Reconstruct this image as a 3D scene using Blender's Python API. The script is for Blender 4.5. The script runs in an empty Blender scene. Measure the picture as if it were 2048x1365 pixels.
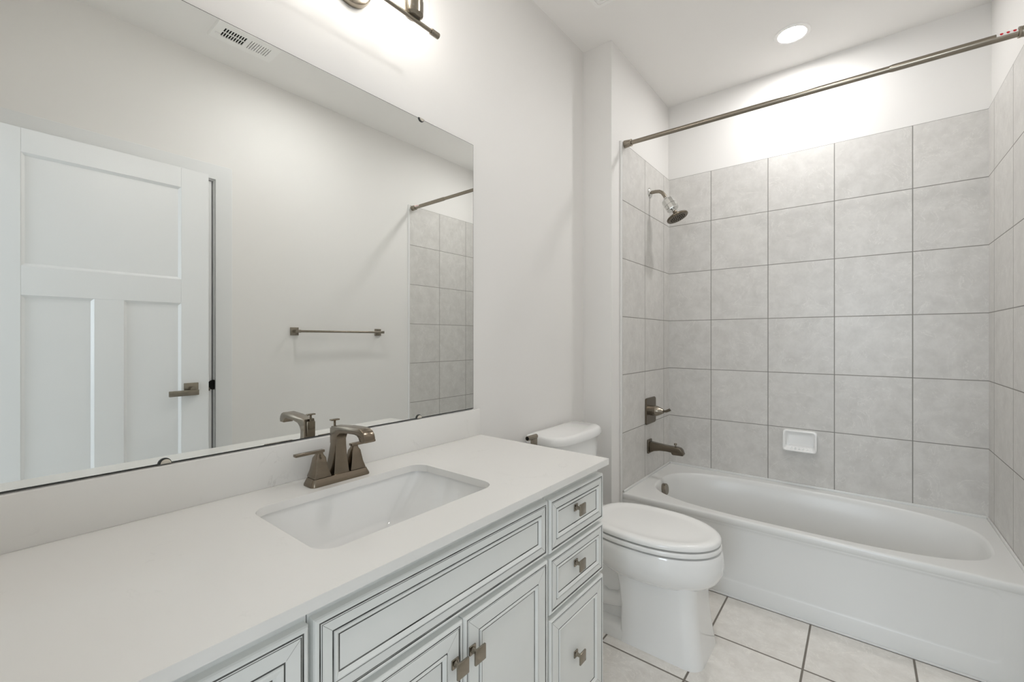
import bpy, bmesh, math, random
from mathutils import Vector, Matrix

PI = math.pi
sc = bpy.context.scene
COL = sc.collection

# ---------------------------------------------------------------- camera
cam_d = bpy.data.cameras.new('camera')
cam = bpy.data.objects.new('camera', cam_d)
COL.objects.link(cam)
cam.location = (1.195, 0.0, 1.213)
cam.rotation_euler = (math.radians(90), 0, math.radians(38.6035))
cam_d.sensor_width = 36.0
cam_d.lens = 876.46 / 2048 * 36.0
cam_d.shift_y = -4.6 / 2048
cam_d.clip_start = 0.01
sc.camera = cam

# ---------------------------------------------------------------- world, exposure
w = bpy.data.worlds.new('world')
sc.world = w
w.use_nodes = True
w.node_tree.nodes['Background'].inputs[0].default_value = (0.75, 0.86, 1.0, 1)
w.node_tree.nodes['Background'].inputs[1].default_value = 0.6
sc.view_settings.view_transform = 'Standard'
sc.view_settings.look = 'None'
sc.view_settings.gamma = 1.0
sc.view_settings.use_curve_mapping = False
sc.view_settings.exposure = 0.40
sc.cycles.use_denoising = True
sc.cycles.max_bounces = 14
sc.cycles.diffuse_bounces = 7
sc.cycles.glossy_bounces = 6
sc.cycles.transparent_max_bounces = 12
sc.cycles.sample_clamp_indirect = 6.0

BULB = 29.0          # vanity bulbs
CAN = 152.0          # wafer light over the tub
AISLE_FILL = 136.0         # added unseen wafer light over the aisle, brightens the room
SIDE_FILL = 11.0  # added side light from an unseen hall opening, brightens the cabinet fronts
DAY = 46.0           # cool light of the doorway, set at an added unseen hall window

# room dimensions
Y0, YS, YF, YB = -0.015, 2.127, 2.244, 2.992     # rear wall, stub wall, tub apron, back wall
XA, XR = 0.166, 1.667                            # alcove wall, opposite wall
ZC = 2.785                                       # ceiling
T = 0.010                                        # tile thickness
ZT = 2.287                                       # top of the tiling
TS = 0.3178                                      # tile pitch
RIM = 0.3725                                     # tub rim
CT = 0.835                                       # counter top
XD = 1.518                                       # bathroom door face

# cool doorway light from an added unseen hall window, and an added side fill
for en, sx_, sy_, loc_, rot_ in ((DAY, 1.5, 1.3, (1.1, -2.75, 1.55), (90, 0, 0)), (SIDE_FILL, 1.2, 1.3, (2.85, -1.5, 1.5), (90, 0, 90))):
    ld = bpy.data.lights.new('added_daylight', 'AREA')
    ld.shape = 'RECTANGLE'; ld.size = sx_; ld.size_y = sy_
    ld.energy = en; ld.color = (0.82, 0.91, 1.0)
    lo = bpy.data.objects.new('added_daylight', ld)
    COL.objects.link(lo)
    lo.location = loc_
    lo.rotation_euler = [math.radians(q_) for q_ in rot_]
    lo['kind'] = 'helper'

# ---------------------------------------------------------------- materials
def new_mat(name):
    m = bpy.data.materials.new(name); m.use_nodes = True
    nt = m.node_tree
    return m, nt, nt.nodes['Principled BSDF']

def simple(name, col, rough=0.5, metal=0.0, spec=0.5, coat=0.0, noise=0.0, nscale=40.0, bump=0.0, bscale=300.0):
    m, nt, b = new_mat(name)
    b.inputs['Base Color'].default_value = (*col, 1)
    b.inputs['Roughness'].default_value = rough
    b.inputs['Metallic'].default_value = metal
    b.inputs['Specular IOR Level'].default_value = spec
    b.inputs['Coat Weight'].default_value = coat
    b.inputs['Coat Roughness'].default_value = 0.05
    geo = nt.nodes.new('ShaderNodeNewGeometry')
    if noise > 0:
        n = nt.nodes.new('ShaderNodeTexNoise')
        n.inputs['Scale'].default_value = nscale; n.inputs['Detail'].default_value = 5
        nt.links.new(geo.outputs['Position'], n.inputs['Vector'])
        mx = nt.nodes.new('ShaderNodeMix'); mx.data_type = 'RGBA'
        mx.inputs['A'].default_value = (*[c * (1 - noise) for c in col], 1)
        mx.inputs['B'].default_value = (*[min(1, c * (1 + noise)) for c in col], 1)
        nt.links.new(n.outputs['Fac'], mx.inputs['Factor'])
        nt.links.new(mx.outputs['Result'], b.inputs['Base Color'])
    if bump > 0:
        n2 = nt.nodes.new('ShaderNodeTexNoise'); n2.inputs['Scale'].default_value = bscale
        nt.links.new(geo.outputs['Position'], n2.inputs['Vector'])
        bp = nt.nodes.new('ShaderNodeBump'); bp.inputs['Strength'].default_value = bump
        bp.inputs['Distance'].default_value = 0.001
        nt.links.new(n2.outputs['Fac'], bp.inputs['Height'])
        nt.links.new(bp.outputs['Normal'], b.inputs['Normal'])
    return m

def brushed(name, col, rough, var=0.12):
    m, nt, b = new_mat(name)
    geo = nt.nodes.new('ShaderNodeNewGeometry')
    mp = nt.nodes.new('ShaderNodeMapping'); mp.inputs['Scale'].default_value = (60, 60, 900)
    n = nt.nodes.new('ShaderNodeTexNoise'); n.inputs['Scale'].default_value = 1.0; n.inputs['Detail'].default_value = 3
    nt.links.new(geo.outputs['Position'], mp.inputs['Vector']); nt.links.new(mp.outputs['Vector'], n.inputs['Vector'])
    mx = nt.nodes.new('ShaderNodeMix'); mx.data_type = 'RGBA'
    mx.inputs['A'].default_value = (*[c * (1 - var) for c in col], 1)
    mx.inputs['B'].default_value = (*[min(1, c * (1 + var)) for c in col], 1)
    nt.links.new(n.outputs['Fac'], mx.inputs['Factor']); nt.links.new(mx.outputs['Result'], b.inputs['Base Color'])
    b.inputs['Metallic'].default_value = 1.0
    b.inputs['Roughness'].default_value = rough
    return m

def emit(name, col, strength):
    m = bpy.data.materials.new(name); m.use_nodes = True
    nt = m.node_tree
    nt.nodes.remove(nt.nodes['Principled BSDF'])
    e = nt.nodes.new('ShaderNodeEmission')
    e.inputs[0].default_value = (*col, 1); e.inputs[1].default_value = strength
    nt.links.new(e.outputs[0], nt.nodes['Material Output'].inputs[0])
    return m

def clear_glass(name):
    m = bpy.data.materials.new(name); m.use_nodes = True
    nt = m.node_tree
    nt.nodes.remove(nt.nodes['Principled BSDF'])
    t = nt.nodes.new('ShaderNodeBsdfTransparent'); t.inputs[0].default_value = (0.97, 0.97, 0.96, 1)
    g = nt.nodes.new('ShaderNodeBsdfGlossy'); g.inputs['Roughness'].default_value = 0.02
    lw = nt.nodes.new('ShaderNodeLayerWeight'); lw.inputs[0].default_value = 0.5
    fr = nt.nodes.new('ShaderNodeMapRange'); fr.inputs['From Min'].default_value = 0.6
    fr.inputs['To Min'].default_value = 0.03; fr.inputs['To Max'].default_value = 0.22
    nt.links.new(lw.outputs['Facing'], fr.inputs['Value'])
    mx = nt.nodes.new('ShaderNodeMixShader')
    nt.links.new(fr.outputs[0], mx.inputs[0]); nt.links.new(t.outputs[0], mx.inputs[1]); nt.links.new(g.outputs[0], mx.inputs[2])
    nt.links.new(mx.outputs[0], nt.nodes['Material Output'].inputs[0])
    return m

def tile_mat(name, au, av, u0, v0, size, grout, dark, light, gcol, rough, seed):
    """square ceramic tiles laid on a grid in world metres along axes au and av"""
    m, nt, b = new_mat(name)
    N, L = nt.nodes.new, nt.links.new
    geo = N('ShaderNodeNewGeometry'); sep = N('ShaderNodeSeparateXYZ')
    L(geo.outputs['Position'], sep.inputs[0])
    def math_(op, a, c=None, d=None):
        n = N('ShaderNodeMath'); n.operation = op
        for i, v in enumerate((a, c, d)):
            if v is None: continue
            if isinstance(v, (int, float)): n.inputs[i].default_value = v
            else: L(v, n.inputs[i])
        return n.outputs[0]
    def axis(a, o):
        s = math_('MULTIPLY', math_('SUBTRACT', sep.outputs[a], o), 1.0 / size)
        return s, math_('MULTIPLY', math_('PINGPONG', s, 0.5), size)
    su, du = axis(au, u0); sv, dv = axis(av, v0)
    d = math_('MINIMUM', du, dv)
    mr = N('ShaderNodeMapRange'); mr.interpolation_type = 'SMOOTHSTEP'
    mr.inputs['From Min'].default_value = grout * 0.4; mr.inputs['From Max'].default_value = grout * 0.75
    L(d, mr.inputs['Value'])
    cid = N('ShaderNodeCombineXYZ')
    L(math_('FLOOR', su), cid.inputs[0]); L(math_('FLOOR', sv), cid.inputs[1]); cid.inputs[2].default_value = seed
    wn = N('ShaderNodeTexWhiteNoise'); wn.noise_dimensions = '3D'; L(cid.outputs[0], wn.inputs['Vector'])
    off = N('ShaderNodeVectorMath'); off.operation = 'MULTIPLY_ADD'
    L(wn.outputs['Color'], off.inputs[0]); off.inputs[1].default_value = (30, 30, 30); L(geo.outputs['Position'], off.inputs[2])
    n1 = N('ShaderNodeTexNoise'); n1.inputs['Scale'].default_value = 13; n1.inputs['Detail'].default_value = 9
    n1.inputs['Roughness'].default_value = 0.72; n1.inputs['Distortion'].default_value = 0.25
    L(off.outputs[0], n1.inputs['Vector'])
    r1 = N('ShaderNodeMapRange'); r1.inputs['From Min'].default_value = 0.34; r1.inputs['From Max'].default_value = 0.66
    L(n1.outputs['Fac'], r1.inputs['Value'])
    n2 = N('ShaderNodeTexNoise'); n2.inputs['Scale'].default_value = 7.5; n2.inputs['Detail'].default_value = 5
    n2.inputs['Distortion'].default_value = 1.6; n2.inputs['Roughness'].default_value = 0.6
    L(off.outputs[0], n2.inputs['Vector'])
    vein = N('ShaderNodeMapRange'); vein.inputs['From Min'].default_value = 0.0; vein.inputs['From Max'].default_value = 0.012
    vein.inputs['To Min'].default_value = 1.0; vein.inputs['To Max'].default_value = 0.0
    L(math_('ABSOLUTE', math_('SUBTRACT', n2.outputs['Fac'], 0.56)), vein.inputs['Value'])
    mx = N('ShaderNodeMix'); mx.data_type = 'RGBA'
    mx.inputs['A'].default_value = (*dark, 1); mx.inputs['B'].default_value = (*light, 1)
    L(r1.outputs[0], mx.inputs['Factor'])
    mv = N('ShaderNodeMix'); mv.data_type = 'RGBA'
    L(math_('MULTIPLY', vein.outputs[0], 0.5), mv.inputs['Factor']); L(mx.outputs['Result'], mv.inputs['A'])
    mv.inputs['B'].default_value = (*[min(1, c * 1.17) for c in light], 1)
    hs = N('ShaderNodeHueSaturation'); L(mv.outputs['Result'], hs.inputs['Color'])
    L(math_('ADD', math_('MULTIPLY', wn.outputs['Value'], 0.05), 0.975), hs.inputs['Value'])
    mg = N('ShaderNodeMix'); mg.data_type = 'RGBA'
    mg.inputs['A'].default_value = (*gcol, 1); L(hs.outputs[0], mg.inputs['B']); L(mr.outputs[0], mg.inputs['Factor'])
    L(mg.outputs['Result'], b.inputs['Base Color'])
    rr = N('ShaderNodeMapRange'); rr.inputs['To Min'].default_value = 0.85; rr.inputs['To Max'].default_value = rough
    L(mr.outputs[0], rr.inputs['Value']); L(rr.outputs[0], b.inputs['Roughness'])
    b.inputs['Specular IOR Level'].default_value = 0.4
    bp = N('ShaderNodeBump'); bp.inputs['Strength'].default_value = 0.6; bp.inputs['Distance'].default_value = 0.0015
    L(mr.outputs[0], bp.inputs['Height']); L(bp.outputs[0], b.inputs['Normal'])
    return m

def quartz_mat():
    m, nt, b = new_mat('white_quartz')
    N, L = nt.nodes.new, nt.links.new
    geo = N('ShaderNodeNewGeometry')
    n1 = N('ShaderNodeTexNoise'); n1.inputs['Scale'].default_value = 3.0; n1.inputs['Detail'].default_value = 8
    n1.inputs['Distortion'].default_value = 1.2; n1.inputs['Roughness'].default_value = 0.65
    L(geo.outputs['Position'], n1.inputs['Vector'])
    a = N('ShaderNodeMath'); a.operation = 'SUBTRACT'; L(n1.outputs['Fac'], a.inputs[0]); a.inputs[1].default_value = 0.5
    ab = N('ShaderNodeMath'); ab.operation = 'ABSOLUTE'; L(a.outputs[0], ab.inputs[0])
    v = N('ShaderNodeMapRange'); v.inputs['From Max'].default_value = 0.010
    v.inputs['To Min'].default_value = 1; v.inputs['To Max'].default_value = 0
    L(ab.outputs[0], v.inputs['Value'])
    n2 = N('ShaderNodeTexNoise'); n2.inputs['Scale'].default_value = 7.0; n2.inputs['Detail'].default_value = 2
    L(geo.outputs['Position'], n2.inputs['Vector'])
    v2 = N('ShaderNodeMapRange'); v2.inputs['From Min'].default_value = 0.55; v2.inputs['From Max'].default_value = 0.72
    L(n2.outputs['Fac'], v2.inputs['Value'])
    mu = N('ShaderNodeMath'); mu.operation = 'MULTIPLY'; L(v.outputs[0], mu.inputs[0]); L(v2.outputs[0], mu.inputs[1])
    mu2 = N('ShaderNodeMath'); mu2.operation = 'MULTIPLY'; L(mu.outputs[0], mu2.inputs[0]); mu2.inputs[1].default_value = 0.35
    mx = N('ShaderNodeMix'); mx.data_type = 'RGBA'
    mx.inputs['A'].default_value = (0.81, 0.80, 0.775, 1); mx.inputs['B'].default_value = (0.5, 0.49, 0.46, 1)
    L(mu2.outputs[0], mx.inputs['Factor']); L(mx.outputs['Result'], b.inputs['Base Color'])
    b.inputs['Roughness'].default_value = 0.16
    b.inputs['Specular IOR Level'].default_value = 0.45
    return m

def glaze_mat():
    m, nt, b = new_mat('dark_glaze')
    N, L = nt.nodes.new, nt.links.new
    geo = N('ShaderNodeNewGeometry')
    n1 = N('ShaderNodeTexNoise'); n1.inputs['Scale'].default_value = 14; n1.inputs['Detail'].default_value = 4
    L(geo.outputs['Position'], n1.inputs['Vector'])
    r = N('ShaderNodeMapRange'); r.inputs['From Min'].default_value = 0.34; r.inputs['From Max'].default_value = 0.62
    L(n1.outputs['Fac'], r.inputs['Value'])
    mx = N('ShaderNodeMix'); mx.data_type = 'RGBA'
    mx.inputs['A'].default_value = (0.02, 0.02, 0.018, 1); mx.inputs['B'].default_value = (0.15, 0.15, 0.14, 1)
    L(r.outputs[0], mx.inputs['Factor']); L(mx.outputs['Result'], b.inputs['Base Color'])
    b.inputs['Roughness'].default_value = 0.6
    return m

M = {}
M['wall'] = simple('wall_paint', (0.805, 0.792, 0.773), 0.55, spec=0.3, bump=0.05, bscale=500)
M['ceiling'] = simple('ceiling_paint', (0.90, 0.885, 0.865), 0.7, spec=0.2)
M['trim'] = simple('white_trim_paint', (0.78, 0.79, 0.79), 0.35)
M['door'] = simple('white_door_paint', (0.82, 0.825, 0.825), 0.32, bump=0.12, bscale=350)
M['cab'] = simple('cabinet_paint', (0.80, 0.81, 0.79), 0.4, noise=0.03, nscale=9)
M['cab_in'] = simple('cabinet_interior', (0.5, 0.48, 0.44), 0.6)
M['glaze'] = glaze_mat()
M['quartz'] = quartz_mat()
M['porcelain'] = simple('white_porcelain', (0.86, 0.86, 0.85), 0.08, coat=0.5)
M['tub'] = simple('white_acrylic', (0.74, 0.742, 0.728), 0.27, spec=0.4)
M['seat'] = simple('white_seat_plastic', (0.86, 0.86, 0.845), 0.18)
M['sinkw'] = simple('sink_porcelain', (0.86, 0.86, 0.85), 0.1, coat=0.4)
M['nickel'] = brushed('brushed_nickel', (0.31, 0.275, 0.225), 0.25)
M['bronze'] = brushed('brushed_bronze_nickel', (0.235, 0.195, 0.15), 0.22)
M['dark_nickel'] = brushed('dark_brushed_nickel', (0.175, 0.148, 0.115), 0.26)
M['chrome'] = simple('chrome', (0.68, 0.68, 0.66), 0.05, metal=1)
M['black'] = simple('black_void', (0.012, 0.012, 0.011), 0.8, spec=0.1)
M['mirror'] = simple('mirror_silver', (0.90, 0.915, 0.90), 0.0, metal=1)
M['edge'] = simple('mirror_edge', (0.03, 0.032, 0.03), 0.3)
M['clip'] = simple('clear_clip_plastic', (0.62, 0.58, 0.5), 0.2)
M['glass'] = clear_glass('clear_shade_glass')
M['bulb'] = emit('lit_bulb', (1.0, 0.96, 0.92), BULB)
M['can'] = emit('lit_diffuser', (1.0, 0.985, 0.97), CAN)
M['aisle_fill'] = emit('added_diffuser_aisle', (1.0, 0.985, 0.965), AISLE_FILL)
M['sticker'] = simple('white_sticker', (0.82, 0.80, 0.78), 0.4)
M['red'] = simple('red_sticker_dot', (0.55, 0.01, 0.02), 0.4)
M['caulk'] = simple('white_caulk', (0.76, 0.755, 0.74), 0.5)
M['grille'] = simple('white_enamel_grille', (0.93, 0.92, 0.90), 0.4)
M['hall'] = simple('hall_paint', (0.7, 0.7, 0.68), 0.6)
M['hallfloor'] = simple('hall_carpet', (0.45, 0.42, 0.38), 0.9)
tdark, tlight, gcol = (0.585, 0.57, 0.545), (0.685, 0.67, 0.645), (0.27, 0.26, 0.24)
M['tile_b'] = tile_mat('back_wall_tile', 0, 2, 0.4415, ZT, TS, 0.0034, tdark, tlight, gcol, 0.35, 1.0)
M['tile_l'] = tile_mat('side_wall_tile', 1, 2, 2.240, ZT, TS, 0.0034, tdark, tlight, gcol, 0.35, 2.0)
M['tile_r'] = tile_mat('side_wall_tile_b', 1, 2, 2.240, ZT, TS, 0.0034, tdark, tlight, gcol, 0.35, 5.0)
M['tile_f'] = tile_mat('floor_tile', 0, 1, 0.7015, 1.920, 0.3235, 0.0062, (0.71, 0.68, 0.635), (0.84, 0.815, 0.775),
                       (0.20, 0.18, 0.155), 0.35, 3.0)

# ---------------------------------------------------------------- mesh builder
def rrect(x0, x1, y0, y1, r, k=6):
    """rounded rectangle, counter-clockwise, 4*(k+1) points"""
    pts = []
    for cx, cy, a0 in ((x1 - r, y1 - r, 0), (x0 + r, y1 - r, 90), (x0 + r, y0 + r, 180), (x1 - r, y0 + r, 270)):
        for i in range(k + 1):
            a = math.radians(a0 + 90 * i / k)
            pts.append((cx + r * math.cos(a), cy + r * math.sin(a)))
    return pts

def sell(cx, cy, a, b, n, N=72):
    pts = []
    for i in range(N):
        t = 2 * PI * i / N
        c, s = math.cos(t), math.sin(t)
        pts.append((cx + a * math.copysign(abs(c) ** (2 / n), c), cy + b * math.copysign(abs(s) ** (2 / n), s)))
    return pts

def egg(cx, cy, af, ab, b, nf=2.0, nb=2.6, N=64):
    """rounder towards +x (af), squarer towards -x (ab)"""
    pts = []
    for i in range(N):
        t = 2 * PI * i / N
        c, s = math.cos(t), math.sin(t)
        n, a = (nf, af) if c >= 0 else (nb, ab)
        pts.append((cx + a * math.copysign(abs(c) ** (2 / n), c), cy + b * math.copysign(abs(s) ** (2 / n), s)))
    return pts

class MB:
    def __init__(self):
        self.bm = bmesh.new()
    def _merge(self, t, mi=0):
        for f in t.faces: f.material_index = mi
        me = bpy.data.meshes.new('tmp'); t.to_mesh(me); t.free()
        self.bm.from_mesh(me); bpy.data.meshes.remove(me)
        return self
    def box(self, x0, x1, y0, y1, z0, z1, bev=0.0, seg=2, mi=0, mat=None):
        t = bmesh.new()
        bmesh.ops.create_cube(t, size=1.0)
        for v in t.verts:
            v.co = Vector(((x0 + x1) / 2 + v.co.x * (x1 - x0), (y0 + y1) / 2 + v.co.y * (y1 - y0), (z0 + z1) / 2 + v.co.z * (z1 - z0)))
        if bev > 0:
            bmesh.ops.bevel(t, geom=list(t.edges), offset=bev, segments=seg, profile=0.5, affect='EDGES')
        if mat is not None: bmesh.ops.transform(t, matrix=mat, verts=list(t.verts))
        return self._merge(t, mi)
    def loft(self, rings, cap0=True, cap1=True, mi=0, closed=True):
        t = bmesh.new()
        vs = [[t.verts.new(Vector(p)) for p in r] for r in rings]
        n = len(rings[0])
        for a, b in zip(vs[:-1], vs[1:]):
            for i in range(n if closed else n - 1):
                j = (i + 1) % n
                t.faces.new((a[i], a[j], b[j], b[i]))
        if cap0: t.faces.new(list(reversed(vs[0])))
        if cap1: t.faces.new(vs[-1])
        bmesh.ops.recalc_face_normals(t, faces=list(t.faces))
        return self._merge(t, mi)
    def loft_z(self, rings, **k):
        """rings: list of (points2d, z)"""
        return self.loft([[(x, y, z) for x, y in pts] for pts, z in rings], **k)
    def lathe(self, prof, o, ax=(0, 0, 1), N=32, mi=0, cap=True):
        """prof: list of (radius, distance along axis)"""
        ax = Vector(ax).normalized(); o = Vector(o)
        u = ax.orthogonal().normalized(); v = ax.cross(u)
        rings = [[o + ax * h + (u * math.cos(2 * PI * i / N) + v * math.sin(2 * PI * i / N)) * max(r, 1e-5) for i in range(N)] for r, h in prof]
        return self.loft(rings, cap0=cap, cap1=cap, mi=mi)
    def cyl(self, p0, p1, r, r1=None, N=24, mi=0):
        p0, p1 = Vector(p0), Vector(p1)
        return self.lathe([(r, 0), (r if r1 is None else r1, (p1 - p0).length)], p0, p1 - p0, N, mi)
    def tube(self, path, rad, N=16, mi=0, sx=1.0, sy=1.0):
        path = [Vector(p) for p in path]
        rings = []
        up = None
        for i, p in enumerate(path):
            d = (path[min(i + 1, len(path) - 1)] - path[max(i - 1, 0)]).normalized()
            if up is None: up = d.orthogonal().normalized()
            up = (up - d * up.dot(d)).normalized(); s = d.cross(up)
            r = rad[i] if isinstance(rad, (list, tuple)) else rad
            rings.append([p + (up * math.cos(2 * PI * k / N) * sx + s * math.sin(2 * PI * k / N) * sy) * r for k in range(N)])
        return self.loft(rings, mi=mi)
    def prism(self, poly, axis, a0, a1, bev=0.0, mi=0, seg=2):
        """poly: 2-D outline; axis 0: (y,z) extruded in x, 1: (x,z) in y, 2: (x,y) in z"""
        def P(p, a):
            return (a, p[0], p[1]) if axis == 0 else (p[0], a, p[1]) if axis == 1 else (p[0], p[1], a)
        t = bmesh.new()
        A = [t.verts.new(P(p, a0)) for p in poly]; B = [t.verts.new(P(p, a1)) for p in poly]
        n = len(poly)
        fa = t.faces.new(A); fb = t.faces.new(list(reversed(B)))
        for i in range(n):
            j = (i + 1) % n
            t.faces.new((A[j], A[i], B[i], B[j]))
        bmesh.ops.recalc_face_normals(t, faces=list(t.faces))
        if bev > 0:
            es = [e for e in t.edges if fa in e.link_faces or fb in e.link_faces]
            bmesh.ops.bevel(t, geom=es, offset=bev, segments=seg, profile=0.5, affect='EDGES')
        return self._merge(t, mi)
    def holed(self, outer, inner, z0, z1, axis=2, mi=0, both=True):
        """plate with one hole; 2-D loops in the plane across `axis`, between z0 and z1"""
        def P(p, a):
            return (a, p[0], p[1]) if axis == 0 else (p[0], a, p[1]) if axis == 1 else (p[0], p[1], a)
        t = bmesh.new()
        loops = {}
        for zz in ((z0, z1) if both else (z1,)):
            es = []
            for key, lp in (('o', outer), ('i', inner)):
                vs = [t.verts.new(P(p, zz)) for p in lp]
                loops[key, zz] = vs
                for i in range(len(vs)): es.append(t.edges.new((vs[i], vs[(i + 1) % len(vs)])))
            bmesh.ops.triangle_fill(t, use_beauty=True, use_dissolve=False, edges=es)
        if both:
            for key in 'oi':
                a, b = loops[key, z0], loops[key, z1]
                for i in range(len(a)):
                    j = (i + 1) % len(a)
                    t.faces.new((a[i], a[j], b[j], b[i]))
        bmesh.ops.recalc_face_normals(t, faces=list(t.faces))
        return self._merge(t, mi)
    def build(self, name, mats, parent=None, loc=None, smooth=True, angle=38):
        if not isinstance(mats, (list, tuple)): mats = [mats]
        o = Vector(loc) if loc is not None else Vector((0, 0, 0))
        p = parent
        if p is not None:
            o = p['_o'] if '_o' in p else Vector((0, 0, 0))
            o = Vector(o)
        for v in self.bm.verts: v.co -= o
        bmesh.ops.recalc_face_normals(self.bm, faces=[]) if False else None
        if smooth:
            lim = math.radians(angle)
            for f in self.bm.faces: f.smooth = True
            for e in self.bm.edges:
                if len(e.link_faces) == 2 and e.calc_face_angle(0) > lim: e.smooth = False
        me = bpy.data.meshes.new(name); self.bm.to_mesh(me); self.bm.free()
        for m in mats: me.materials.append(m)
        ob = bpy.data.objects.new(name, me); COL.objects.link(ob)
        if parent is not None:
            ob.parent = parent
        else:
            ob.location = o
        ob['_o'] = tuple(o)
        return ob

def thing(name, label, cat, loc, group=None):
    o = bpy.data.objects.new(name, None); COL.objects.link(o)
    o.empty_display_size = 0.05
    o.location = loc; o['label'] = label; o['category'] = cat; o['_o'] = tuple(loc)
    if group: o['group'] = group
    return o

def tag(o, label, cat, group=None):
    o['label'] = label; o['category'] = cat
    if group: o['group'] = group
    return o

def struct(name, mb, mat, parent=None, label=None, cat=None, smooth=False):
    o = mb.build(name, mat, parent, smooth=smooth)
    if parent is None: o['kind'] = 'structure'
    if label: o['label'] = label
    if cat: o['category'] = cat
    return o

# ================================================================ the room shell
WT = 0.12
mb = MB(); mb.box(-WT, XR + WT, -3.2, YB + WT, -0.08, 0.0)
struct('floor', mb, M['tile_f'], label='pale beige square floor tiles with dark grout lines', cat='floor')
CANS = ((0.914, 2.664), (1.04, 1.25))  # light over the tub, then the added aisle fill light
mb = MB()
def circ(x, y, r, n=40): return [(x + r * math.cos(2 * PI * i / n), y + r * math.sin(2 * PI * i / n)) for i in range(n)]
for (cx_, cy_), (ya, yb_) in zip(CANS, ((1.9, YB + WT), (Y0 - WT, 1.9))):
    mb.holed([(-WT, ya), (XR + WT, ya), (XR + WT, yb_), (-WT, yb_)], circ(cx_, cy_, 0.068), ZC, ZC + 0.1)
struct('ceiling', mb, M['ceiling'], label='plain white ceiling above the bathroom', cat='ceiling')
mb = MB(); mb.box(-WT, 0, Y0 - WT, YB + WT, 0, ZC)
struct('wall_left', mb, M['wall'], label='white painted wall behind the vanity mirror', cat='wall')
mb = MB(); mb.box(0, XA, YS, YB, 0, ZC)
struct('wall_stub', mb, M['wall'], label='white stub wall between the toilet and the tub', cat='wall')
mb = MB(); mb.box(0, XR + WT, YB, YB + WT, 0, ZC)
struct('wall_back', mb, M['wall'], label='white painted wall above the tiles behind the tub', cat='wall')
# opposite wall with an opening for the inner door
CY0, CY1, CZ = 0.115, 0.877, 2.100
mb = MB()
mb.box(XR, XR + WT, Y0 - WT, CY0 - 0.018, 0, ZC); mb.box(XR, XR + WT, CY1 + 0.018, YB, 0, ZC)
mb.box(XR, XR + WT, CY0 - 0.018, CY1 + 0.018, CZ + 0.018, ZC)
struct('wall_right', mb, M['wall'], label='white wall with the towel bar, seen in the mirror', cat='wall')
# rear wall with the doorway the picture was taken from
EX0, EX1, EZ = 0.765, 1.545, 2.10
mb = MB()
mb.box(0, EX0 - 0.018, Y0 - WT, Y0, 0, ZC); mb.box(EX1 + 0.018, XR, Y0 - WT, Y0, 0, ZC); mb.box(EX0 - 0.018, EX1 + 0.018, Y0 - WT, Y0, EZ + 0.018, ZC)
struct('wall_rear', mb, M['wall'])
# adjoining room behind the doorway, with two unseen window openings added for light
mb = MB(); mb.box(-1.0, 2.8, -2.75, Y0 - WT, ZC, ZC + 0.1); struct('ceiling_hall', mb, M['hall'])
mb = MB(); mb.box(-1.12, -1.0, -2.75, Y0 - WT, 0, ZC); struct('wall_hall_left', mb, M['hall'])
mb = MB(); mb.box(2.8, 2.92, -2.75, -2.1, 0, ZC); mb.box(2.8, 2.92, -0.9, Y0 - WT, 0, ZC)
mb.box(2.8, 2.92, -2.1, -0.9, 0, 0.85); mb.box(2.8, 2.92, -2.1, -0.9, 2.15, ZC); struct('wall_hall_right', mb, M['hall'])
mb = MB(); mb.box(-1.0, -WT, Y0 - WT - 0.02, Y0 - WT, 0, ZC); mb.box(XR + WT, 2.8, Y0 - WT - 0.02, Y0 - WT, 0, ZC)
struct('wall_hall_front', mb, M['hall'])
mb = MB()
mb.box(-1.0, 0.3, -2.75, -2.63, 0, ZC); mb.box(1.9, 2.8, -2.75, -2.63, 0, ZC)
mb.box(0.3, 1.9, -2.75, -2.63, 0, 0.85); mb.box(0.3, 1.9, -2.75, -2.63, 2.25, ZC)
struct('wall_hall_back', mb, M['hall'])
mb = MB(); mb.box(-1.0, -WT, -2.75, Y0 - WT, -0.06, 0); mb.box(XR + WT, 2.8, -2.75, Y0 - WT, -0.06, 0)
struct('floor_hall', mb, M['hallfloor'])

# tiling of the tub alcove
mb = MB(); mb.box(XA + T, XR - T, YB - T, YB, RIM + 0.0005, ZT)
struct('wall_back_tile', mb, M['tile_b'], label='grey marbled square tiles on the wall behind the tub', cat='wall tile')
mb = MB(); mb.box(XA, XA + T, 2.240, YB, RIM + 0.0005, ZT)
struct('wall_stub_tile', mb, M['tile_l'], label='grey marbled tiles on the wall with the shower head', cat='wall tile')
mb = MB(); mb.box(XR - T, XR, 2.2425, YB, RIM + 0.0005, ZT)
struct('wall_right_tile', mb, M['tile_r'], label='grey marbled tiles on the wall at the far end of the tub', cat='wall tile')
mb = MB(); mb.box(XA, XA + T + 0.001, 2.226, 2.240, 0.0, ZT + 0.004, 0.002); struct('trim_1', mb, M['caulk'])
mb = MB(); mb.box(XR - T - 0.001, XR, 2.229, 2.2425, 0.0, ZT + 0.004, 0.002); struct('trim_2', mb, M['caulk'])
# baseboards
mb = MB(); mb.box(0, 0.014, 1.275, YS, 0, 0.09, 0.003); struct('baseboard_left', mb, M['trim'])
mb = MB(); mb.box(0.014, XA, YS - 0.014, YS, 0, 0.09, 0.003); struct('baseboard_stub', mb, M['trim'])
mb = MB(); mb.box(XR - 0.014, XR, 0.975, 2.235, 0, 0.11, 0.003); struct('baseboard_right', mb, M['trim'])

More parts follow.
